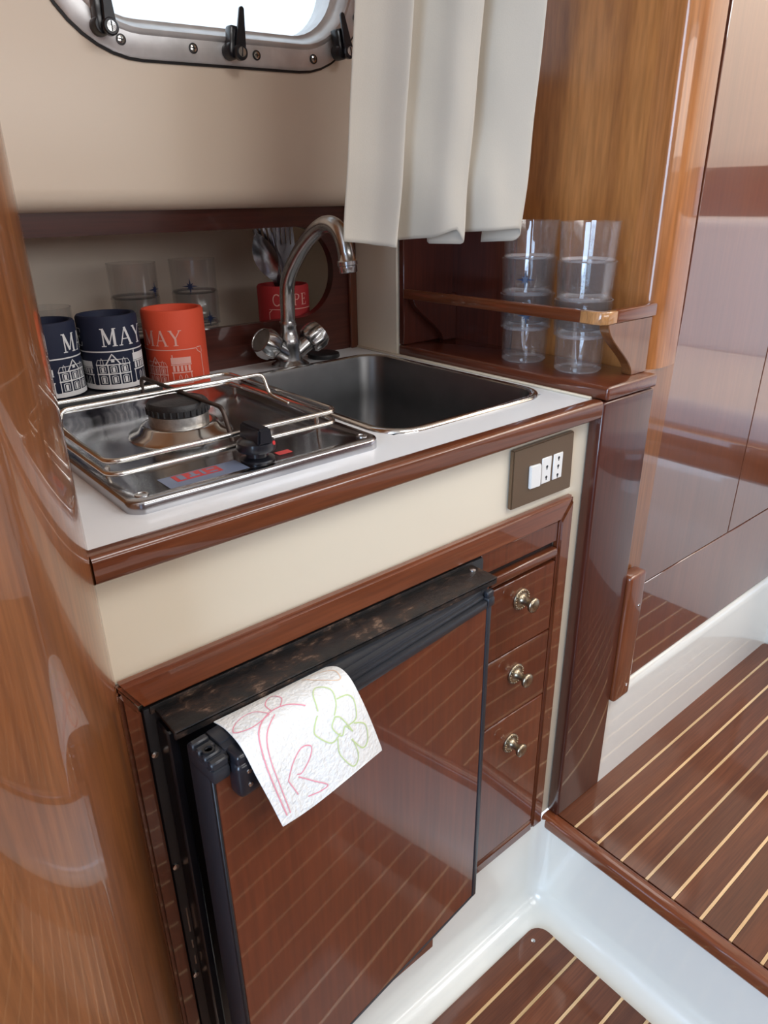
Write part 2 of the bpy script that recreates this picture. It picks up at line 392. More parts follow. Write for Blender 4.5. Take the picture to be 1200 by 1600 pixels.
for x, z in ((.2778, 1.3286), (.3727, 1.3283), (.4666, 1.329), (.5614, 1.3328), (.642, 1.3913)):
    s_ = mk('screw', B().lathe([(.0062, 0), (.006, .001), (.0045, .0012), (.004, .0006)], (x, YP - .008, z), (0, -1, 0), 18), 'black', win)
    sb = B().lathe([(.0042, 0), (.0042, .0012), (.002, .0018)], (x, YP - .008, z), (0, -1, 0), 14); mk('screw_head', sb, 'steel', s_)
    mk('cross_slot', B().box(x - .0028, x + .0028, YP - .0104, YP - .0097, z - .0006, z + .0006).box(x - .0006, x + .0006, YP - .0104, YP - .0097, z - .0028, z + .0028), 'black', s_)
for (x, z, lean, L_) in ((.2583, 1.3365, -0.02, .062), (.430, 1.3265, 0.12, .050), (.6103, 1.3440, -0.24, .046)):
    q = Matrix.Rotation(lean, 4, 'Y')
    def T(b, base=Vector((x, YP - .008, z))):
        for v in b.bm.verts: v.co = base + (q @ Vector(v.co))
        return b
    bb = B().lathe([(.0105, 0), (.0105, .014), (.009, .016)], (-.006, 0, .002), (0, -1, 0), 20)
    bb.box(-.013, .002, -.017, -.001, -.004, .030, .003, 2)
    la = mk('latch', T(bb), 'black_gloss', win)
    lv = B().lathe([(.0088, 0), (.0095, .002), (.0095, .007), (.008, .0085)], (0, -.016, 0), (0, -1, 0), 24)
    lv.prism([(-.0075, .002), (.0075, .002), (.0032, L_), (-.0002, L_ + .002), (-.003, L_)], 'y', -.0235, -.018, .001, 1)
    mk('lever', T(lv), 'black_gloss', la)
    sh = B().lathe([(.0058, 0), (.0056, .001), (0.0, .0014)], (0, -.0245, 0), (0, -1, 0), 20); mk('slotted_screw', T(sh), 'chrome', la)
    mk('slot', T(B().box(-.0006, .0006, -.0262, -.0256, -.0052, .0052)), 'black', la)

# ---- recess behind the counter: back, floor, ceiling, side lining
nb = B().box(-.10, .66, .745, .76, .88, 1.20); struct('wall_niche', nb, 'niche', 'dim beige lining at the back of the shelf recess')
struct('trim_2', B().box(-.10, .652, .513, .745, .895, .912), 'niche', 'pale floor of the shelf recess behind the fascia')
struct('trim_3', B().box(-.10, .652, .520, .745, 1.140, 1.16), 'niche', 'underside of the recess above the tumblers')
struct('wall_side', B().box(.652, .772, .386, .76, .895, 1.20, .002, 1), 'cream_panel', 'cream side lining strip between fascia and corner shelf')
# fascia board with the round-ended cut-out
bm = bmesh.new()
vo, eo = ring_edges([(-.10, .497, .905), (.652, .497, .905), (.652, .497, 1.145), (-.10, .497, 1.145)])
lp = rrect(.035, .607, .9685, 1.1085, .0695, 12)
vi, ei = ring_edges([(p[0], .497, p[1]) for p in lp])
bmesh.ops.triangle_fill(bm, edges=eo + ei, use_beauty=True)
ext = bmesh.ops.extrude_face_region(bm, geom=bm.faces[:])
for v in [g for g in ext['geom'] if isinstance(g, bmesh.types.BMVert)]: v.co.y += .015
fb = tag(mk('fascia_board', bm, 'mahog_dark_x', smooth=50), 'dark mahogany fascia board with long round-ended cut-out behind the tap', 'board')
mk('end_batten', B().box(.636, .652, .490, .498, .905, 1.145, .002, 1), 'mahog_z', fb)

# ---- bulkhead behind the corner shelf, rounded corner post, locker front
struct('wall_right', B().prism([(.026, .15), (.76, .15), (.76, 1.19), (.515, 1.19), (.515, 2.0), (.026, 2.0)], 'x', .772, .800), 'cherry_panel', 'figured cherry bulkhead behind the stacked tumblers')
prof = [(.7715, .040), (.7715, .012)]
for a in range(0, 13):
    t = PI + a / 12 * PI / 2 * .93
    prof.append((.7715 + .036 + .036 * math.cos(t), (.012 + .019 * math.sin(t))))
prof += [(.832, -.0058), (.8450, -.0032), (.8462, .0), (.8462, .012), (.80, .040)]
struct('trim_4', B().prism(prof, 'z', .924, 2.0), 'cherry_post', 'glossy rounded cherry corner post beside the shelf', smooth=55)
lf = thing('wall_front', (1.1, .01, .36), 'tall glossy mahogany locker front right of the shelf post', kind='structure')
mk('backing', B().box(.802, 1.44, .0045, .024, .352, 2.0), 'gap', lf)
mk('stile', B().prism([(.766, .364), (.8235, .364), (.8455, .924), (.766, .924)], 'y', -.003, .004), 'cherry_z', lf)
mk('panel', B().prism([(.8265, .5555), (1.146, .5555), (1.2, 2.0), (.866, 2.0), (.8505, 1.0)], 'y', -.002, .004, .0008, 1), 'locker_wood', lf)
mk('panel', B().prism([(1.149, .5555), (1.44, .5555), (1.44, 2.0), (1.203, 2.0)], 'y', -.002, .004, .0008, 1), 'locker_wood', lf)
mk('panel', B().box(.8245, 1.44, -.002, .004, .364, .553, .0008, 1), 'locker_wood', lf)
pl = [(-.021, .186), (-.0195, .20), (-.011, .345), (-.007, .358), (.0, .362), (.012, .362), (.012, .186)]
struct('baseboard_front', B().prism(pl, 'x', .7665, 1.44), 'kick', 'white moulded kick board under the locker front', smooth=60)
cl = tag(mk('wooden_cleat', B().box(.7685, .8145, -.028, -.0035, .366, .606, .006, 3), 'mahog_z'), 'short vertical mahogany cleat screwed beside the shelf post', 'cleat')
for x, z in ((.803, .545), (.803, .388)): mk('screw', B().lathe([(.003, 0), (.0028, .0006), (0, .001)], (x, -.028, z), (0, -1, 0), 12), 'steel', cl)

# ---- rounded bulkhead end in the left foreground
CR = 0.22
colm = tag(mk('column', B().lathe([(CR, 0.0), (CR, 2.0)], (-.978 * CR, .208 * CR, 0), n=96), 'cherry_z', smooth=30), 'golden varnished round wooden column in the left foreground', 'column')
struct('wall_left', B().box(-.12, -.0035, .03, .76, 0, 2.0), 'cherry_panel', 'cherry bulkhead closing the left end of the galley')

# ---- rest of the cabin around the camera
struct('ceiling', B().box(-1.75, 2.6, -2.05, .80, 2.0, 2.03), 'cream', 'cream cabin headliner')
struct('wall_opposite', B().box(-1.75, 2.6, -2.05, -2.0, -.05, 1.22).box(-1.75, 2.6, -2.05, -2.0, 1.68, 2.03).box(-1.75, -.25, -2.05, -2.0, 1.22, 1.68).box(1.35, 2.6, -2.05, -2.0, 1.22, 1.68), 'mahog_dark', 'opposite cabin side with a long window')
struct('wall_aft', B().box(-1.75, -1.7, -2.05, -1.55, -.05, 2.03).box(-1.75, -1.7, -.35, .80, -.05, 2.03).box(-1.75, -1.7, -1.55, -.35, -.05, .5), 'cherry_z', 'aft bulkhead around the open companionway')
struct('wall_hull', B().box(-1.75, -.12, .02, .06, -.05, 2.03), 'cream', 'hull side aft of the column')
st = thing('settee', (1.9, -1.0, ZF), 'white settee moulding with wooden trim forward of the floor', 'settee')
mk('base', B().box(1.428, 2.0, -1.995, -.004, .15, .56, .012, 2), 'gelcoat', st)
mk('wood_trim', B().box(1.424, 1.47, -1.995, -.004, .562, .64, .006, 2), 'cherry_y', st)
mk('cushion', B().box(1.475, 2.1, -1.98, -.02, .562, .70, .03, 3), 'vinyl', st)
mk('backrest', B().box(2.1, 2.25, -1.98, -.02, .60, 1.08, .03, 3), 'vinyl', st)
struct('wall_forward', B().box(2.3, 2.35, -2.05, .80, .1, 1.08).box(2.3, 2.35, -2.05, .80, 1.22, 2.03), 'cream', 'forward cabin wall')
struct('trim_5', B().box(2.27, 2.35, -2.05, .80, 1.08, 1.22), 'mahog_y', 'mahogany rail on the forward wall')
struct('wall_hull_forward', B().box(1.44, 2.35, .0, .03, .1, 2.03), 'cream', 'hull side forward of the locker')

# ================================================================== GALLEY UNIT
cab = thing('galley_cabinet', (.32, .2, .19), 'cream galley cabinet with mahogany face frame and three small drawers', 'cabinet')
FX0, FX1, FZ0, FZ1 = .020, .440, .20, .748
mk('front_panel', B().box(-.003, .662, .0005, .018, FZ1, .8825).box(FX1, .662, .0005, .018, .19, FZ1).box(-.003, FX0, 0, .018, .19, FZ1).box(FX0, FX1, 0, .018, .19, FZ0), 'cream_panel', cab)
mk('side_panel', B().box(-.003, .012, .018, .49, .19, .88), 'cream_panel', cab)
mk('side_panel', B().box(.633, .648, .018, .49, .19, .88), 'cream_panel', cab)
def stile(poly, ax):
    return B().prism(poly, 'y', -.013, 0, .0035, 2)
# mitred face frame
mk('frame_rail', stile([(-.003, .7835), (.6185, .7835), (.5925, .7525), (.0138, .7525)], 'x'), 'mahog_x', cab)
mk('frame_stile', stile([(.6185, .7830), (.6185, .1935), (.5925, .1935), (.5925, .7525)], 'z'), 'mahog_z', cab)
mk('frame_stile', stile([(-.003, .7825), (.0135, .7518), (.0135, .1935), (-.003, .1935)], 'z'), 'mahog_z', cab)
mk('frame_rail', stile([(.4565, .2150), (.5920, .2150), (.5920, .1935), (.4565, .1935)], 'x'), 'mahog_x', cab)
mk('frame_stile', stile([(.4465, .7200), (.4565, .7200), (.4565, .1935), (.4465, .1935)], 'z'), 'mahog_z', cab)
mk('false_panel', B().box(.4425, .5915, -.0085, 0, .7225, .7518, .001, 1), 'drawer_wood', cab)
mk('divider_rail', B().box(.4575, .5915, -.0135, 0, .7000, .7140, .004, 3), 'mahog_x', cab)
mk('recess', B().box(.4575, .5915, -.0015, 0, .215, .7225), 'gap', cab)
for i, (z0, z1, zk) in enumerate(((.5845, .6935, .661), (.4715, .5825, .541), (.2165, .4695, .418))):
    d = mk('drawer', B().box(.4575, .5905, -.0105, -.0015, z0, z1, .0012, 1), 'drawer_wood', cab)
    kb = B().lathe([(.0150, 0), (.0155, .0012), (.0145, .003), (.0125, .0036), (.0112, .003), (.0088, .0035), (.0070, .0055), (.0055, .0090), (.0050, .0130), (.0062, .0165), (.0094, .0190), (.0105, .0215), (.0098, .0240), (.0060, .0255), (0, .0260)], (.5205, -.0105, zk), (0, -1, 0), 32)
    kn = mk('knob', kb, 'brass', d, smooth=60)
    rb = B()
    for k in range(20):
        a = 2 * PI * k / 20; rb.box(.5205 + .0132 * math.cos(a) - .0012, .5205 + .0132 * math.cos(a) + .0012, -.0150, -.0130, zk + .0132 * math.sin(a) - .0012, zk + .0132 * math.sin(a) + .0012, .0004, 1)
    rbo = mk('beading', rb, 'brass', d)
# plinth vent board
vb = tag(mk('vent_board', B().box(-.003, .370, -.013, .0015, .1145, .1900, .002, 1), 'mahog_x'), 'mahogany vent board with long slot under the fridge door', 'board')
mk('vent_slot', B().box(.05, .345, -.0134, -.0128, .128, .1325), 'gap', vb)

# ---- worktop
HX0, HX1, HY0, HY1 = .362, .624, .060, .415
ct = thing('worktop', (.32, .24, .885), 'white laminate worktop with varnished mahogany front edge', 'worktop')
mk('top', B().box(-.0035, HX0, 0, .4965, .8835, ZT).box(HX1, .654, 0, .4965, .8835, ZT).box(HX0, HX1, 0, HY0, .8835, ZT).box(HX0, HX1, HY1, .4965, .8835, ZT), 'white_top', ct)
mk('edge_trim', B().prism([(p[0], p[1]) for p in rrect(-.0205, -.0003, .8830, .9075, .0055, 5)], 'x', -.004, .6475), 'mahog_x', ct, smooth=50)
mk('upstand', B().box(.648, .6535, .001, .4965, ZT, .9085, .001, 1), 'cream_panel', ct)

# ---- sink
sk = thing('sink', (.49, .24, ZT), 'rectangular stainless steel sink bowl set in the white worktop', 'sink')
def sl(d, z, r): return [(p[0], p[1], z) for p in rrect(.352 + d, .634 - d, .050 + d, .425 - d, max(r, .004), 8)]
rim = B().loops([sl(0, ZT + .0002, .045), sl(.001, ZT + .0035, .044), sl(.004, ZT + .0045, .041), sl(.008, ZT + .0042, .038), sl(.011, ZT + .0025, .036)])
mk('rim', rim, 'steel', sk, smooth=60)
bowl = B().loops([sl(.011, ZT + .0025, .036), sl(.0135, ZT - .004, .034), sl(.017, ZT - .06, .034), sl(.022, ZT - .118, .038), sl(.030, ZT - .133, .04), sl(.045, ZT - .139, .04), sl(.085, ZT - .141, .03)], cap1=True)
mk('bowl', bowl, 'sink_steel', sk, smooth=60)
mk('drain', B().lathe([(.026, 0), (.026, .002), (.018, .0025), (.015, .0005)], (.49, .26, ZT - .141), n=28), 'chrome', sk)

# ---- tap
tp = thing('tap', (.479, .448, ZT), 'worn chrome mixer tap with curved spout and two handles', 'tap')
bo = B().lathe([(.030, 0), (.030, .003), (.026, .006), (.019, .010), (.017, .030), (.019, .036), (.017, .044), (.0145, .050), (.0130, .060), (.0140, .062), (.0125, .070)], (.479, .448, ZT), n=32)
for sx in (-1, 1):
    bo.lathe([(.012, 0), (.0125, .022), (.0135, .030)], (.479 + sx * .006, .446, ZT + .016), (sx * .80, -.10, .52), 24)
mk('body', bo, 'chrome', tp, smooth=50)
sp = [(.479, .448, .960), (.479, .446, .985), (.479, .443, 1.025), (.479, .430, 1.050), (.479, .403, 1.078), (.479, .375, 1.099), (.479, .347, 1.1135), (.479, .325, 1.117), (.480, .308, 1.110), (.481, .298, 1.094), (.482, .294, 1.076)]
def smoothpts(P, k=4):
    P = [Vector(p) for p in P]; out = []
    for i in range(len(P) - 1):
        p0, p1, p2, p3 = P[max(i - 1, 0)], P[i], P[i + 1], P[min(i + 2, len(P) - 1)]
        for j in range(k):
            t = j / k
            out.append(.5 * ((2 * p1) + (p2 - p0) * t + (2 * p0 - 5 * p1 + 4 * p2 - p3) * t * t + (3 * p1 - p0 - 3 * p2 + p3) * t ** 3))
    out.append(P[-1]); return out
mk('spout', B().tube(smoothpts(sp), .0114, 18), 'chrome', tp, smooth=60)
mk('aerator', B().lathe([(.0118, .0), (.0125, .001), (.0125, .009), (.0138, .010), (.0140, .0150), (.0122, .017), (.0114, .026)], (.4835, .293, 1.056), (-.06, .06, 1), 24), 'chrome', tp)
for sx in (-1, 1):
    ax = Vector((sx * .80, -.10, .52)).normalized(); c0 = Vector((.479 + sx * .006, .446, ZT + .016)) + ax * .031
    prof = [(.0170, 0), (.0220, .003), (.0240, .012), (.0235, .021), (.0195, .029), (.0175, .0295), (.0170, .0285), (0, .0290)]
    hb = B(); q = Vector((0, 0, 1)).rotation_difference(ax); Ls = []
    for r, h in prof:
        Ls.append([c0 + q @ Vector((r * (1 - (.12 if .002 < h < .026 else 0) * (.5 - .5 * math.cos(8 * a))) * math.cos(a), r * (1 - (.12 if .002 < h < .026 else 0) * (.5 - .5 * math.cos(8 * a))) * math.sin(a), h)) for a in [2 * PI * i / 64 for i in range(64)]])
    hb.loops(Ls, True, True, True)
    hd = mk('handle', hb, 'chrome', tp, smooth=35)
    mk('seal_ring', B().lathe([(.0135, -.001), (.0172, -.001), (.0172, .0015), (.0135, .0015)], c0, ax, 28), 'black', hd)
tag(mk('drain_plug', B().lathe([(.026, 0), (.027, .002), (.026, .007), (.021, .009), (.010, .0095), (0, .0095)], (.556, .464, ZT), n=36), 'black'), 'flat black rubber plug lying behind the sink beside the tap', 'plug')

# ---- stove
sv = thing('stove', (.187, .215, ZT), 'single burner steel gas hob with wire pan rack', 'stove')
def pl_(d, z, r): return [(p[0], p[1], z) for p in rrect(.050 + d, .326 - d, .036 + d, .392 - d, max(r, .004), 8)]
plate = B().loops([pl_(0, ZT, .016), pl_(0, ZT + .009, .016), pl_(.0012, ZT + .011, .015), pl_(.0035, ZT + .0118, .013), pl_(.012, ZT + .0118, .01), pl_(.0135, ZT + .0112, .009)])
def pan(d, z, r): return [(p[0], p[1], z) for p in rrect(.075 + d, .301 - d, .105 + d, .362 - d, max(r, .004), 8)]
plate.loops([pl_(.0135, ZT + .0112, .009), pan(-.004, ZT + .0112, .03), pan(.004, ZT + .0075, .026), pan(.03, ZT + .0065, .02)], cap1=True)
mk('plate', plate, 'mirror_plate', sv, smooth=45)
BX, BY = .180, .214; bz = ZT + .0065
mk('burner_dish', B().lathe([(.058, -.0008), (.055, .003), (.046, .006), (.042, .012), (.036, .0135), (.030, .0125)], (BX, BY, bz), n=48), 'steel', sv, smooth=60)
br = mk('burner', B().lathe([(.029, .010), (.0325, .013), (.0325, .024), (.029, .025)], (BX, BY, bz), n=48), 'alu', sv)
cp = B().lathe([(.030, .024), (.0325, .0245), (.0335, .030), (.0335, .0345), (.031, .0375), (.020, .0385), (0, .0385)], (BX, BY, bz), n=48)
for k in range(28):
    a = 2 * PI * k / 28; x, y = BX + .0332 * math.cos(a), BY + .0332 * math.sin(a)
    cp.lathe([(.0016, 0), (.0016, .0065)], (x, y, bz + .0252), n=6)
mk('burner_cap', cp, 'cast', br)
# rack
RX0, RX1, RY0, RY1, RZ = .056, .309, .092, .338, .9375
def loop3(z, d=0): return [Vector((p[0], p[1], z)) for p in rrect(RX0 + d, RX1 - d, RY0 + d, RY1 - d, .014, 5)]
rk = mk('pan_rack', B().tube(loop3(RZ), .0026, 10, True), 'wire', sv)
mk('lower_wire', B().tube(loop3(RZ - .0125), .0026, 10, True), 'wire', rk)
mk('cross_wire', B().tube([(.0565, .170, RZ), (.0575, .226, RZ + .003), (.061, .228, RZ + .019), (.298, .228, RZ + .019), (.302, .222, RZ - .006), (.308, .190, RZ - .0115)], .0024, 10, False, .009, 5), 'wire', rk)
mk('cross_wire', B().tube([(.1905, .338, RZ - .012), (.1905, .336, .9515), (.197, .142, .9515), (.1985, .130, ZT + .012)], .0024, 10, False, .008, 5), 'burnt_wire', rk)
for x, y in ((.064, RY0 + .03), (.301, RY0 + .03), (.064, RY1 - .03), (.301, RY1 - .03)):
    mk('rack_foot', B().tube([(x, y, RZ - .0125), (x, y, ZT + .0112)], .0024, 8), 'wire', rk)
kx, ky = .1905, .066
kb = B().lathe([(.017, 0), (.017, .002), (.011, .004), (.0105, .010), (.0185, .0105), (.0195, .013), (.0185, .019), (.014, .022)], (kx, ky, ZT + .0112), n=32)
kk = mk('control_knob', kb, 'black_gloss', sv)
mk('grip', B().prism([(kx - .0085, ZT + .030), (kx - .0065, ZT + .0465), (kx + .0065, ZT + .0465), (kx + .0085, ZT + .030)], 'y', ky - .019, ky + .018, .002, 2), 'black_gloss', kk)
mk('red_mark', B().lathe([(.0022, 0), (.002, .0006), (0, .0007)], (kx + .0105, ky - .0155, ZT + .0295), (.4, -.9, .2), 12), 'sticker_red', kk)
for x, y in ((.067, .053), (.311, .053), (.067, .376), (.311, .376)):
    sc_ = mk('corner_screw', B().lathe([(.0062, 0), (.0060, .0011), (.004, .0015), (.0036, .0008)], (x, y, ZT + .0113), n=20), 'chrome', sv)
zs = ZT + .0116
mk('film_label', B().box(.092, .172, .046, .078, zs - .0002, zs), 'sticker_blue', sv)
sk_ = B()
for (a, b_, c, d) in ((.104, .060, .150, .076), ):
    sk_.box(a, c, b_, d, zs, zs + .0002)
lb = mk('red_label', sk_, 'sticker_red', sv)
mk('label_marks', B().box(.108, .114, .062, .074, zs + .0002, zs + .0004).box(.118, .128, .063, .066, zs + .0002, zs + .0004).box(.121, .125, .066, .074, zs + .0002, zs + .0004).box(.131, .134, .062, .074, zs + .0002, zs + .0004).box(.138, .146, .062, .065, zs + .0002, zs + .0004).box(.138, .146, .070, .073, zs + .0002, zs + .0004), 'sticker_blue', lb)
mk('red_label', B().box(.212, .228, .060, .070, zs, zs + .0002), 'sticker_red', sv)

# ---- fridge
fg = thing('fridge', (.23, .15, .20), 'built-in fridge with black frame, its wood-panelled door standing slightly ajar', 'fridge')
mk('body', B().box(.024, .436, .002, .42, .204, .744), 'black', fg)
mk('front_flange', B().box(.0145, .4455, -.0105, -.0005, .196, .7500, .004, 2), 'black', fg)
mk('side_frame', B().box(.024, .034, -.034, -.0105, .215, .735, .002, 1), 'black_gloss', fg)
for z in (.700, .560, .400): mk('screw', B().lathe([(.0035, 0), (.0033, .0012), (0, .0018)], (.0185, -.0105, z), (0, -1, 0), 14), 'steel', fg)
for z0, z1 in ((.465, .500), (.440, .452), (.415, .428)): mk('flange_mark', B().box(.020, .0215, -.0110, -.0105, z0, z1), 'steel', fg)
br_ = B().box(.0245, .4225, -.0515, -.0105, .7438, .7480, .0016, 2).box(.0205, .4225, -.0125, -.0108, .7438, .7520, .0008, 2)
mk('top_cover', br_.box(.0245, .4225, -.0515, -.0480, .7385, .7478, .0012, 1), 'rust', fg)
mk('cover_screw', B().lathe([(.004, 0), (.0038, .001), (0, .0016)], (.412, -.022, .748), n=14), 'chrome', fg)
DW = .3775; DZ0, DZ1 = .2385, .7375
dr = B().box(-DW, 0, .0035, .036, DZ0, DZ1, .003, 2)
door = mk('door', dr, 'edge_black', fg, org=(0, 0, 0))
door.location = Vector((.409, -.055, 0)) - LOC[fg]; door.rotation_euler = (0, 0, math.radians(5.74))
mk('wood_panel', B().box(-DW + .003, -.008, -.0002, .0035, DZ0 + .003, DZ1 - .0185, .0006, 1), 'drawer_wood', door, local=True)
mk('edge_profile', B().box(-.0075, .0, -.0015, .0035, DZ0, DZ1 - .006, .0012, 2), 'edge_black', door, local=True)
mk('edge_profile', B().box(-DW, -DW + .0028, -.0012, .0035, DZ0, DZ1 - .006, .0008, 1), 'black', door, local=True)
mk('edge_profile', B().box(-DW, 0, -.0012, .0035, DZ0, DZ0 + .0028, .0008, 1), 'edge_black', door, local=True)
rp = B()
for k, (z0, z1, y0) in enumerate(((DZ1 - .0182, DZ1 - .0085, -.0045), (DZ1 - .0085, DZ1 - .003, .0005), (DZ1 - .003, DZ1 + .002, .004), (DZ1 - .002, DZ1 + .004, .011))):
    rp.box(-DW + .017, -.012, y0, .032, z0, z1, .0022, 2)
mk('top_profile', rp, 'edge_black', door, local=True)
for (xa, xb) in ((-DW - .001, -DW + .016), (-.0115, .001)):
    cb = B().box(xa, xb, -.0055, .034, DZ1 - .019, DZ1 - .006, .003, 2)
    for k in range(4): cb.box(xa + .001, xb, -.0035 + k * .009, .0035 + k * .009, DZ1 - .007, DZ1 + .001 + k * .0012, .0014, 1)
    e_ = mk('corner_cap', cb, 'edge_black', door, local=True)
    if xa < -.1: mk('cap_hole', B().lathe([(.0052, 0), (.0052, .002), (.0035, .002), (.003, .0)], (xa + .0085, .012, DZ1 + .0022), n=18), 'black', door, local=True)
lt = B().box(-DW + .0165, -DW + .043, -.0150, .004, DZ1 - .042, DZ1 - .006, .006, 3).box(-DW + .0185, -DW + .041, -.0125, .034, DZ1 - .012, DZ1 + .0015, .004, 3)
mk('latch', lt, 'black_gloss', door, local=True)
for z in (DZ1 - .029, DZ1 - .015): mk('latch_screw', B().lathe([(.0024, 0), (.0022, .0008), (0, .0012)], (-DW + .0265, -.0148, z), (0, -1, 0), 12), 'steel', door, local=True)

# ---- paper towel over the door
A_ = [(.0588, -.0530, .7412), (.0601, -.072, .7445), (.0600, -.097, .7423), (.0632, -.112, .7193), (.0700, -.118, .6920), (.0767, -.122, .6647)]
B_ = [(.1765, -.0530, .7412), (.1806, -.068, .7470), (.1803, -.086, .7456), (.1850, -.098, .7239), (.1935, -.104, .6930), (.2018, -.108, .6621)]
def crv(P, t):
    n = len(P) - 1; f = min(max(t, 0), .99999) * n; i = int(f); u = f - i
    P = [Vector(p) for p in P]; p0, p1, p2, p3 = P[max(i - 1, 0)], P[i], P[i + 1], P[min(i + 2, n)]
    return .5 * ((2 * p1) + (p2 - p0) * u + (2 * p0 - 5 * p1 + 4 * p2 - p3) * u * u + (3 * p1 - p0 - 3 * p2 + p3) * u ** 3)
def tow(u, v, off=0.0):
    a, b = crv(A_, v), crv(B_, v); p = a.lerp(b, u)
    wob = .0016 * math.sin(u * 7 + v * 3) * min(1, v * 1.5) + .0022 * math.sin(u * 3.1 + 1) * v * v
    bulge = .0022 * math.sin(PI * u) * (1 if v > .15 else v / .15)
    e = .002
    du = crv(B_, v) - crv(A_, v); dv = (crv(A_, min(v + e, 1)).lerp(crv(B_, min(v + e, 1)), u) - crv(A_, max(v - e, 0)).lerp(crv(B_, max(v - e, 0)), u))
    n = dv.cross(du).normalized() if dv.length > 1e-9 else Vector((0, -1, 0))
    if n.y > 0 and n.z < 0: n = -n
    return p + n * (wob + bulge + off) + Vector((0, 0, -.0025 * math.sin(PI * u * 2.2) * (v > .98)))
NU, NV = 40, 44
tb = B(); g = [[tow(i / NU, j / NV) for i in range(NU + 1)] for j in range(NV + 1)]
tb.loops(g, closed=False)
g2 = [[tow(i / NU, j / NV, -.0008) for i in range(NU + 1)] for j in range(NV + 1)]
tb.loops(g2, closed=False)
for j in range(NV):
    for i in (0, NU): tb.bm.faces.new([tb.bm.verts.new(p) for p in (g[j][i], g[j + 1][i], g2[j + 1][i], g2[j][i])])
for i in range(NU):
    tb.bm.faces.new([tb.bm.verts.new(p) for p in (g[NV][i], g[NV][i + 1], g2[NV][i + 1], g2[NV][i])])
towel = tag(mk('paper_towel', tb, 'towel', smooth=70), 'white embossed paper towel with flower print hung over the fridge door', 'paper towel')
def ribbon2d(pts, width, fn, b, closed=False, step=.003):
    P = [Vector((p[0], p[1], 0)) for p in pts]
    Q = []
    n = len(P)
    for i in range(n if closed else n - 1):
        a, c = P[i], P[(i + 1) % n]; k = max(1, int((c - a).length / step))
        for j in range(k): Q.append(a.lerp(c, j / k))
    if not closed: Q.append(P[-1])
    m = len(Q)
    L1, L2 = [], []
    for i in range(m):
        d = (Q[(i + 1) % m] - Q[i - 1]) if closed else (Q[min(i + 1, m - 1)] - Q[max(i - 1, 0)])
        if d.length < 1e-9: d = Vector((1, 0, 0))
        d.normalize(); nn = Vector((-d.y, d.x, 0)) * width / 2
        L1.append(fn(*(Q[i] + nn)[:2])); L2.append(fn(*(Q[i] - nn)[:2]))
    if closed: L1.append(L1[0]); L2.append(L2[0])
    b.loops([L1, L2], closed=False)
def spl(pts, k=6, closed=False):
    P = [Vector((p[0], p[1], 0)) for p in pts]
    if closed: P = [P[-1]] + P + [P[0], P[1]]
    out = []
    rng = range(1, len(P) - 2) if closed else range(len(P) - 1)
    for i in rng:
        p0, p1, p2, p3 = P[max(i - 1, 0)], P[i], P[i + 1], P[min(i + 2, len(P) - 1)]
        for j in range(k):
            t = j / k; q = .5 * ((2 * p1) + (p2 - p0) * t + (2 * p0 - 5 * p1 + 4 * p2 - p3) * t * t + (3 * p1 - p0 - 3 * p2 + p3) * t ** 3); out.append((q.x, q.y))
    if not closed: out.append((P[-1].x, P[-1].y))
    return out
fn = lambda u, v: tow(min(max(u, 0), 1), min(max(v, 0), 1), .0004)
pk = B()
ribbon2d(spl([(.06, .93), (.07, .75), (.10, .52), (.16, .38), (.30, .30), (.44, .31), (.56, .40)]), .010, fn, pk)
ribbon2d(spl([(.09, .93), (.11, .75), (.14, .54), (.20, .42), (.33, .335)]), .008, fn, pk)
ribbon2d(spl([(.30, .30), (.22, .20), (.10, .20), (.02, .28), (.14, .33), (.30, .31)]), .008, fn, pk)
ribbon2d(spl([(.33, .30), (.33, .20), (.42, .13), (.46, .22), (.40, .30)]), .008, fn, pk)
ribbon2d(spl([(.18, .74), (.27, .66), (.38, .61), (.45, .64), (.40, .70), (.30, .75), (.26, .74)]), .008, fn, pk)
ribbon2d(spl([(.18, .74), (.20, .86)]), .008, fn, pk)
ribbon2d(spl([(.26, .76), (.34, .84), (.43, .92), (.36, .93), (.26, .91)]), .008, fn, pk)
mk('pink_vine_print', pk, 'pink', towel, weld=False)
gr = B()
cx_, cy_ = .70, .54
ribbon2d(spl([(.62, .48), (.66, .36), (.72, .32), (.80, .40), (.78, .50), (.72, .56)]), .009, fn, gr)
ribbon2d(spl([(.60, .50), (.54, .55), (.52, .60), (.60, .70), (.70, .68)]), .009, fn, gr)
ribbon2d(spl([(.80, .48), (.90, .50), (.93, .56), (.88, .66), (.80, .67)]), .009, fn, gr)
ribbon2d(spl([(.84, .68), (.93, .74), (.90, .84), (.82, .86), (.76, .76)]), .009, fn, gr)
ribbon2d(spl([(.66, .70), (.62, .80), (.68, .92), (.76, .88), (.77, .76)]), .008, fn, gr)
ribbon2d(spl([(.72, .57), (.66, .62), (.70, .70), (.76, .66), (.80, .72), (.76, .60), (.72, .57)]), .009, fn, gr)
mk('green_flower_print', gr, 'green', towel, weld=False)
pe = B(); ribbon2d(spl([(.72, .10), (.76, .22), (.86, .34), (.93, .36), (.94, .22), (.86, .14)]), .008, fn, pe)
ribbon2d(spl([(.80, .12), (.88, .10)]), .007, fn, pe)
mk('peach_leaf_print', pe, 'peach', towel, weld=False)

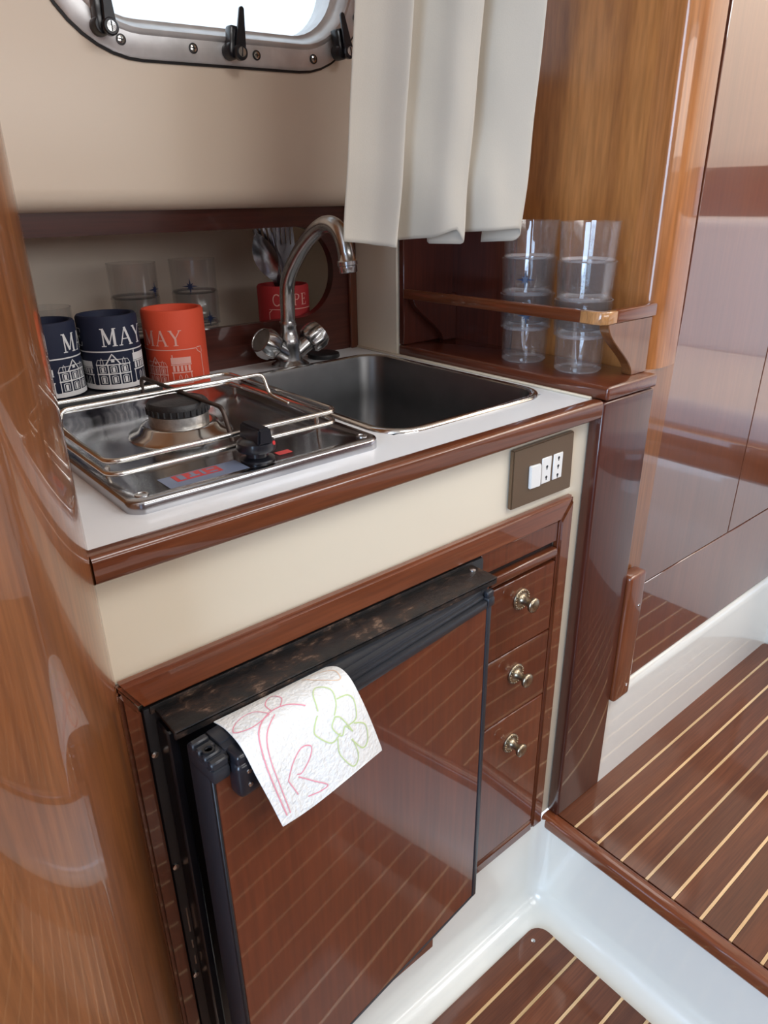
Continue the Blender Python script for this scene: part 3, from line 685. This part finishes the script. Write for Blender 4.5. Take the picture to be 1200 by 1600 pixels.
# ---- socket plate
so = thing('switch_plate', (.552, 0, .795), 'bronze plate with white rocker switch and two sockets', 'switch plate')
mk('plate', B().prism([(.4930, .7955), (.6125, .7940), (.6100, .8730), (.4925, .8725)], 'y', -.0075, -.0005, .0014, 2), 'bronze', so)
mk('back_box', B().box(.495, .610, -.001, .0, .797, .871), 'black', so)
mk('rocker_switch', B().prism([(.5225, .8165), (.5430, .8158), (.5425, .8458), (.5215, .8468)], 'y', -.0115, -.0070, .0012, 2), 'white_plastic', so)
for x0 in (.5465, .5695):
    sq = mk('socket_insert', B().box(x0, x0 + .0185, -.0090, -.0070, .8160, .8505, .0008, 1), 'white_plastic', so)
    hb = B()
    for z in ((.824, .838) if x0 < .55 else (.8215, .8335, .8445)):
        hb.lathe([(.0019, 0), (.0019, .0003)], (x0 + .0095, -.0090, z), (0, -1, 0), 12).box(x0 + .0088, x0 + .0102, -.0093, -.0090, z - .004, z)
    mk('pin_hole', hb, 'black', sq)

# ================================================================== CORNER SHELF AND POST
ps = tag(mk('shelf_post', B().box(.6485, .7665, -.0215, .0, ZF, .9045, .0035, 3), 'mahog_dark'), 'dark red mahogany upright panel below the tumbler shelf', 'post')
sh = thing('corner_shelf', (.71, .18, ZT), 'mahogany corner shelf with fiddle rail holding stacked tumblers', 'shelf')
mk('shelf_board', B().box(.6540, .7712, -.0215, .385, .9055, .9235, .0035, 3), 'mahog_dark_y', sh)
mk('end_panel', B().box(.6550, .7712, .3725, .385, .9235, 1.13, .002, 1), 'mahog_dark', sh)
mk('back_panel', B().box(.7655, .7715, .24, .3725, .9235, 1.13), 'mahog_dark', sh)
mk('front_rail', B().box(.6530, .6630, .030, .3725, .9985, 1.0145, .0025, 2), 'mahog_y', sh)
cbk = [(.6530, .032), (.6530, .012), (.656, .002), (.664, -.004), (.684, -.004), (.684, .006), (.668, .006), (.663, .012), (.663, .032)]
mk('corner_block', B().prism(cbk, 'z', .9985, 1.0145, .0012, 1), 'block', sh)
mk('return_rail', B().box(.684, .7765, -.004, .006, .9985, 1.0150, .002, 2), 'mahog_x', sh)
def ogee(x0, xb, x1, z0, z1, n=14):
    out = [(x1, z0), (x1, z1)]
    for k in range(n + 1):
        t = k / n; s_ = t * t * (3 - 2 * t); z = z1 - (z1 - z0) * t
        out.append((x0 + (xb - x0) * s_, z))
    return out
mk('bracket', B().prism(ogee(.669, .735, .7712, .9235, .9985), 'y', -.002, .013, .001, 1), 'cherry_z', sh)
mk('bracket', B().prism(ogee(.665, .735, .7655, .9235, .9985), 'y', .360, .3722, .001, 1), 'mahog_dark', sh)

# ---- tumblers
def tumbler(name, rb, rt_, hn, hw, mat, wall=.0022):
    """stacking tumbler: narrow foot hn high, wide mouth hw high"""
    r1 = rb; r2 = rb + .0008; r3 = r2 + .0032; r4 = rt_
    b = B().lathe([(0, .0), (r1 - .003, .0), (r1, .003), (r2, hn - .001), (r3, hn + .0015), (r4, hn + hw), (r4 - wall, hn + hw), (r3 - wall, hn + .003), (r2 - wall, hn - .001), (r1 - wall, .010), (r1 - .008, .0075), (0, .0075)], n=48, cap=False)
    o = mk(name, b, mat, smooth=35, org=(0, 0, 0)); me = o.data
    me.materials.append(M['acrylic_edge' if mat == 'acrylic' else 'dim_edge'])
    for p in me.polygons:
        z = p.center.z
        if z > hn + hw - .0004 or (hn - .0008 < z < hn + .0024) or z < .0028: p.material_index = 1
    return o
def star(b, r, phi0, z, R_):
    def f(s, t): a = phi0 + s / r; return ((r + .0004) * math.cos(a), (r + .0004) * math.sin(a), z + t)
    for k in range(8):
        a = k * PI / 4; L_ = R_ if k % 2 == 0 else R_ * .55; w_ = R_ * .17
        for sg in (-1, 1):
            q = [(0, 0), (w_ * math.cos(a + sg * PI / 4), w_ * math.sin(a + sg * PI / 4)), (L_ * math.cos(a), L_ * math.sin(a))]
            b.bm.faces.new([b.bm.verts.new(f(*p)) for p in q])
def camang(x, y): return math.atan2(CAM.y - y, CAM.x - x)
def place(base, x, y, z, label, cat, group, phi, zrel, with_star=True, rstar=.0445):
    o = base.copy(); COL.objects.link(o); o.location = (x, y, z); tag(o, label, cat, group); LOC[o] = Vector((x, y, z))
    if with_star:
        b = B(); star(b, rstar, camang(x, y) + phi, zrel, .0135)
        s_ = mk('compass_print', b, 'print_navy', o, local=True, org=(0, 0, 0), weld=False)
    return o
HN, HW = .0475, .0485
tA = tumbler('tumbler', .0325, .0392, HN, HW, 'acrylic')
for si, (x, y, lab) in enumerate(((.712, .166, 'in the stack nearer the curtain'), (.712, .069, 'in the stack nearer the shelf bracket'))):
    for k, lv in enumerate(('bottom clear stacking tumbler', 'middle clear stacking tumbler', 'top clear stacking tumbler')):
        place(tA, x, y + .0 * k, .9238 + k * (HW + .0003), lv + ' ' + lab, 'tumbler', 'clear tumblers stacked on the corner shelf', (.0, -.12, .2)[k] if si == 0 else 1.9, .069, si == 0 and k in (0, 1), .0380)
bpy.data.objects.remove(tA)
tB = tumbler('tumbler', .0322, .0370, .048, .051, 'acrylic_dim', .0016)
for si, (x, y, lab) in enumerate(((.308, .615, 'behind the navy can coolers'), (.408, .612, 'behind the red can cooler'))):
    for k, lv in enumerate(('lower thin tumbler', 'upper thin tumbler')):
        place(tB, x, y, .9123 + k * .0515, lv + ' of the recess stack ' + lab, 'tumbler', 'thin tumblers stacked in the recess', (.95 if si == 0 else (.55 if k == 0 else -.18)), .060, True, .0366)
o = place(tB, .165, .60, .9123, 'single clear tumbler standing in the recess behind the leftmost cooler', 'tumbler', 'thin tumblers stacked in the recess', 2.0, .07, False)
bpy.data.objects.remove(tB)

# ================================================================== CAN COOLERS (foam sleeves) with print
def sleeve(b, r, h, slit=None, wall=.0075):
    b.lathe([(r * .55, .004), (r - .003, .0), (r, .003), (r, h - .003), (r - .002, h), (r - wall + .002, h), (r - wall, h - .003), (r - wall, .010), (0, .010)], n=64, cap=False)
    return b
SER = {
 'M': (1.0, [((.15, 0), (.15, 1), .07), ((.15, 1), (.5, .12), .14), ((.5, .12), (.85, 1), .06), ((.85, 0), (.85, 1), .14), ((0, .02), (.3, .02), .05), ((.68, .02), (1.02, .02), .05), ((0, .98), (.2, .98), .05), ((.8, .98), (1.02, .98), .05)]),
 'A': (.95, [((.10, 0), (.46, 1), .06), ((.46, 1), (.84, 0), .14), ((.22, .36), (.68, .36), .05), ((-.03, .02), (.23, .02), .05), ((.68, .02), (1.0, .02), .05)]),
 'Y': (.92, [((.10, 1), (.46, .46), .14), ((.84, 1), (.46, .46), .06), ((.46, .48), (.46, 0), .13), ((.28, .02), (.64, .02), .05), ((-.04, .98), (.25, .98), .05), ((.70, .98), (.98, .98), .05)]),
 'C': (.9, 'arc'),
 'P': (.8, [((.2, 0), (.2, 1), .13), ((.2, .98), (.45, .98), .05), ((.45, .97), (.66, .90), .07), ((.66, .92), (.72, .74), .12), ((.72, .76), (.64, .56), .11), ((.66, .58), (.45, .49), .07), ((.2, .50), (.45, .50), .05), ((.05, .02), (.36, .02), .05), ((.05, .98), (.2, .98), .05)]),
 'E': (.78, [((.2, 0), (.2, 1), .13), ((.05, .98), (.68, .98), .05), ((.2, .52), (.55, .52), .05), ((.05, .02), (.72, .02), .05), ((.68, .98), (.70, .78), .05), ((.72, .02), (.76, .25), .05), ((.55, .62), (.55, .42), .05)]),
}
def letter(ch, s0, z0, hgt, fn, b, wd=.85):
    w_, segs = SER[ch]
    if segs == 'arc':
        pts_ = [(s0 + (.48 + .40 * math.cos(a)) * hgt * wd, z0 + (.5 + .49 * math.sin(a)) * hgt) for a in [math.radians(48 + k * 12) for k in range(23)]]
        ribbon2d(pts_, .10 * hgt, fn, b); return w_ * hgt * wd
    for p, q, t in segs:
        ribbon2d([(s0 + p[0] * hgt * wd, z0 + p[1] * hgt), (s0 + q[0] * hgt * wd, z0 + q[1] * hgt)], t * hgt, fn, b)
    return w_ * hgt * wd
def text(tx, s0, z0, hgt, gap, fn, b):
    s = s0
    for ch in tx:
        if ch == ' ': s += .6 * hgt; continue
        s += letter(ch, s, z0, hgt, fn, b) + gap
    return s
def rect(s0, s1, z0, z1, fn, b, n=None):
    n = n or max(1, int((s1 - s0) / .003))
    b.loops([[fn(s0 + (s1 - s0) * k / n, z0) for k in range(n + 1)], [fn(s0 + (s1 - s0) * k / n, z1) for k in range(n + 1)]], closed=False)
def house(b, fn, sc, z0, wd, ht, dormers=True):
    """line drawing of a gabled wooden house: two storeys of windows, porch, central gable"""
    L = lambda pts_, t=.0007, c=False: ribbon2d(pts_, t, fn, b, c)
    x0, x1 = sc - wd / 2, sc + wd / 2; zA, zB, zC = z0 + ht * .36, z0 + ht * .66, z0 + ht * .82
    for z, t in ((z0, .0012), (zA, .0016), (zB, .0014)): L([(x0 - .001, z), (x1 + .001, z)], t)
    L([(x0, z0), (x0, zB)], .001); L([(x1, z0), (x1, zB)], .001)
    L([(x0 - .001, zB), (x0 + .002, zC), (x1 - .002, zC), (x1 + .001, zB)], .0007)
    L([(sc - wd * .22, zB), (sc, z0 + ht), (sc + wd * .22, zB)], .0016)
    for k in (-.33, 0, .33):
        c = sc + k * wd
        for za, zz in ((z0 + ht * .06, zA - ht * .06), (zA + ht * .05, zB - ht * .04)):
            w2 = wd * .085
            L([(c - w2, za), (c - w2, zz - .001), (c, zz), (c + w2, zz - .001), (c + w2, za)], .0009, True)
            rect(c - w2 * .45, c + w2 * .45, za + .0008, zz - .0016, fn, b, 1)
        if k and dormers:
            L([(c - .0016, zB + .001), (c - .0016, zB + ht * .14), (c, zB + ht * .22), (c + .0016, zB + ht * .14), (c + .0016, zB + .001)], .0007)
    for k in (-.165, .165): rect(sc + k * wd - .0008, sc + k * wd + .0008, z0, zB, fn, b, 1)
    rect(sc - wd * .05, sc + wd * .05, zB + ht * .08, zB + ht * .18, fn, b, 1)
def tower(b, fn, sc, z0, wd, ht):
    L = lambda pts_, t=.0007, c=False: ribbon2d(pts_, t, fn, b, c)
    x0, x1 = sc - wd / 2, sc + wd / 2; zA, zB = z0 + ht * .40, z0 + ht * .66
    rect(x0 - .0006, x1 + .0006, zB + .0012, zB + ht * .25, fn, b)
    rect(x0 + .001, x0 + .0024, zB + ht * .25, z0 + ht, fn, b, 1)
    for z, t in ((z0 + .0005, .001), (zA, .0016), (zB, .0014)): L([(x0 - .001, z), (x1 + .001, z)], t)
    for k in range(5):
        c = x0 + wd * (k + .5) / 5; rect(c - wd * .06, c + wd * .06, zA + .0016, zB - .0012, fn, b, 1)
    L([(x0 + .0006, z0), (x0 + .0006, zA)], .0012); L([(x1 - .0006, z0), (x1 - .0006, zA)], .0012)
    for k in (.38, .68):
        c = x0 + wd * k
        L([(c - .0016, z0), (c - .0016, z0 + ht * .26), (c, z0 + ht * .33), (c + .0016, z0 + ht * .26), (c + .0016, z0)], .0009)
def cooler(x, y, z, r, h, mat, label, kind, ts):
    o = mk('can_cooler', sleeve(B(), r, h), mat, org=(0, 0, 0), smooth=45); o.location = (x, y, z); LOC[o] = Vector((x, y, z))
    tag(o, label, 'can cooler', 'foam can coolers by the stove')
    a0 = camang(x, y)
    fn = lambda s, t: (((r + .0004) * math.cos(a0 + s / r)), ((r + .0004) * math.sin(a0 + s / r)), t)
    b = B()
    if kind == 'navy':
        text('MAY', ts, h * .61, .0225, .0028, fn, b); text('CAPE', ts - .104, h * .61, .0225, .003, fn, b)
        ribbon2d([(-PI * r, h * .54), (PI * r, h * .54)], .0016, fn, b)
        rect(-PI * r, PI * r, .0025, h * .085, fn, b, 64)
        house(b, fn, ts + .010, h * .085, .042, h * .42); tower(b, fn, ts + .051, h * .085, .026, h * .44); tower(b, fn, ts - .030, h * .085, .024, h * .36)
        mk('white_print', b, 'print_white', o, local=True, org=(0, 0, 0), weld=False)
    else:
        text('MAY', ts, h * .58, .0205, .0030, fn, b); e = text('CAPE', ts - .098, h * .58, .0205, .003, fn, b)
        zl = h * .53; sr = ts + .084
        ribbon2d([(ts - .115, zl), (sr - .008, zl), (sr - .006, zl - .004), (sr, zl - .008), (sr + .001, h * .12), (ts - .115, h * .12)], .0011, fn, b)
        for d in (0, .003): ribbon2d([(sr - .007 + d, zl + .001), (sr + .001, zl + .001), (sr + .001, zl - .007 + d)], .0011, fn, b)
        tower(b, fn, ts + .052, h * .10, .026, h * .37); house(b, fn, ts + .015, h * .10, .034, h * .34)
        ribbon2d([(sr - .084, h * .055), (sr - .015, h * .055)], .0012, fn, b)
        mk('pale_print', b, 'print_pink', o, local=True, org=(0, 0, 0), weld=False)
    return o
tag(mk('mat', B().box(-.002, .243, .398, .494, ZT, ZT + .0165, .003, 2), 'black'), 'low black tray under the two navy can coolers', 'tray')
cooler(.198, .4455, ZT + .0168, .0382, .0945, 'navy', 'navy foam can cooler with white house print beside the red one', 'navy', -.0105)
cooler(.1190, .4500, ZT + .0168, .0382, .0930, 'navy', 'navy foam can cooler half hidden behind the wooden column', 'navy', .0190)
cooler(.2900, .4465, ZT, .0420, .1095, 'red', 'orange-red foam can cooler with MAY lettering behind the stove', 'red', -.048)
# cutlery holder in the recess
CX, CY, CZ_, CRr = .5480, .5650, .9123, .0440
hol = mk('can_cooler', sleeve(B(), CRr, .104, wall=.006), 'dark_red', org=(0, 0, 0)); hol.location = (CX, CY, CZ_); LOC[hol] = Vector((CX, CY, CZ_))
tag(hol, 'crimson foam can cooler holding cutlery in the recess behind the tap', 'can cooler', 'foam can coolers by the stove')
a0 = camang(CX, CY); fn = lambda s, t: (((CRr + .0004) * math.cos(a0 + s / CRr)), ((CRr + .0004) * math.sin(a0 + s / CRr)), t)
b = B(); text('CAPE', -.019, .073, .0185, .003, fn, b)
ribbon2d([(-.026, .02), (-.026, .062), (-.020, .067), (.07, .067)], .0012, fn, b); ribbon2d([(-.026, .067), (-.020, .067), (-.026, .061)], .001, fn, b)
ribbon2d([(-.012, .030), (.0, .046), (.012, .030)], .0014, fn, b); ribbon2d([(.022, .046), (.022, .053), (.030, .053)], .001, fn, b); ribbon2d([(.034, .046), (.034, .053), (.042, .053), (.042, .046)], .001, fn, b)
mk('pale_print', b, 'print_pink', hol, local=True, org=(0, 0, 0), weld=False)
def cutlery(kind, x, y, tx, ty, yaw, label, top=1.112):
    b = B()
    if kind == 'fork':
        w2 = .0145; base = .142; p = [(-.0028, 0), (-.0030, .09), (-.0042, .112), (-.0110, base), (-w2, base + .008)]
        for k in range(4):
            c = -w2 + .0029 + k * .00775
            p += [(c - .0021, base + .050), (c + .0016, base + .050)]
            if k < 3: p += [(c + .0024, base + .014), (c + .0048, base + .014)]
        p += [(w2, base + .008), (.0110, base), (.0042, .112), (.0030, .09), (.0028, 0)]
        b.prism(p, 'y', -.0009, .0009)
        for v in b.bm.verts: v.co.y += -.010 * max(0, (v.co.z - .10) / .08) ** 2 + .006 * max(0, (v.co.z - .10) / .08)
    elif kind == 'spoon':
        Ls = []
        for k in range(25):
            t = k / 24; z = .006 + t * .190
            wv = .0032 if z < .112 else .0036 + .0155 * math.sin(PI * min(1, (z - .112) / .0735)) ** .75
            dz = 0 if z < .118 else .006 * math.sin(PI * (z - .118) / .067)
            Ls.append([(-wv, -.001, z), (-wv * .5, dz * .8 - .001, z), (0, dz - .001, z), (wv * .5, dz * .8 - .001, z), (wv, -.001, z), (wv * .5, dz * .8 + .0012, z), (0, dz + .0012, z), (-wv * .5, dz * .8 + .0012, z)])
        b.loops(Ls, True, True, True)
    else:
        b.prism([(-.0065, 0), (-.0075, .085), (-.0050, .095), (-.0065, .11), (-.0078, .16), (-.002, .182), (.0055, .176), (.0055, .085), (.0060, 0)], 'y', -.0011, .0011, .0005, 1)
    R3 = Matrix.Rotation(tx, 4, 'X') @ Matrix.Rotation(ty, 4, 'Y') @ Matrix.Rotation(yaw, 4, 'Z')
    for v in b.bm.verts: v.co = Vector((x, y, CZ_ + .012)) + (R3 @ Vector(v.co))
    return tag(mk(kind, b, 'cutlery', smooth=50), label, kind, 'cutlery in the crimson can cooler')
cutlery('fork', .5580, .552, .05, -.07, -.56, 'fork at the front of the crimson cutlery holder')
cutlery('fork', .5600, .564, .02, -.21, -.52, 'fork leaning left in the middle of the cutlery holder')
cutlery('fork', .5580, .578, -.02, .03, -.50, 'fork at the back of the crimson cutlery holder')
cutlery('spoon', .5640, .553, .03, -.38, -.60, 'spoon leaning to the left edge of the cutlery holder')
cutlery('knife', .5560, .568, .04, -.16, -.9, 'table knife standing between the forks in the cutlery holder')

# ================================================================== CURTAIN
prof = [(.410, .205), (.426, .199), (.444, .187), (.4580, .166), (.4595, .168), (.446, .192), (.450, .207), (.472, .208), (.494, .198), (.512, .176), (.524, .152), (.5425, .140), (.5445, .143), (.531, .176), (.533, .192), (.552, .190), (.572, .170), (.588, .146), (.604, .130), (.622, .114), (.6240, .117), (.612, .145), (.615, .170), (.630, .172), (.644, .152)]
pr3 = smoothpts([(p[0], p[1], 0) for p in prof], 5)
npf = len(pr3); NZ = 48; ztop = 1.998
HEM = [(0, 1.1020), (.06, 1.0990), (.125, 1.0940), (.18, 1.0950), (.25, 1.0990), (.33, 1.0990), (.40, 1.1030), (.44, 1.1130), (.46, 1.1010), (.50, 1.0950), (.56, 1.0950), (.62, 1.1060), (.72, 1.1090), (.79, 1.1110), (.84, 1.0960), (.92, 1.0930), (1.01, 1.0960)]
def hem(i):
    t = i / (npf - 1)
    for (a, za), (b_, zb_) in zip(HEM, HEM[1:]):
        if a <= t <= b_: return za + (zb_ - za) * (t - a) / (b_ - a)
    return 1.1
Ls = []
for j in range(NZ + 1):
    v = j / NZ; row = []
    for i, p in enumerate(pr3):
        t = i / (npf - 1); zb_ = hem(i); z = zb_ + (ztop - zb_) * v ** 1.35
        h = (z - 1.10)
        pan_ = math.sin(PI * min(1, max(0, (t - .2) / .25))) + math.sin(PI * min(1, max(0, (t - .55) / .25)))
        wob = pan_ * (.010 * math.sin(h * 17 + t * 5 + .6) * math.exp(-h * 2) + .006 * math.sin(h * 41 + t * 22) * math.exp(-h * 5)) + .0025 * math.sin(h * 50 + t * 9) * math.exp(-h * 9)
        row.append((p.x + (.108 - .055 * t) * h + wob * .3, p.y + wob - .02 * h * t, z))
    Ls.append(row)
cb = B().loops(Ls, closed=False)
cur = mk('curtain', cb, 'cloth', smooth=80)
md = cur.modifiers.new('thickness', 'SOLIDIFY'); md.thickness = .0009
tag(cur, 'off-white pleated cloth curtain hanging beside the porthole', 'curtain')
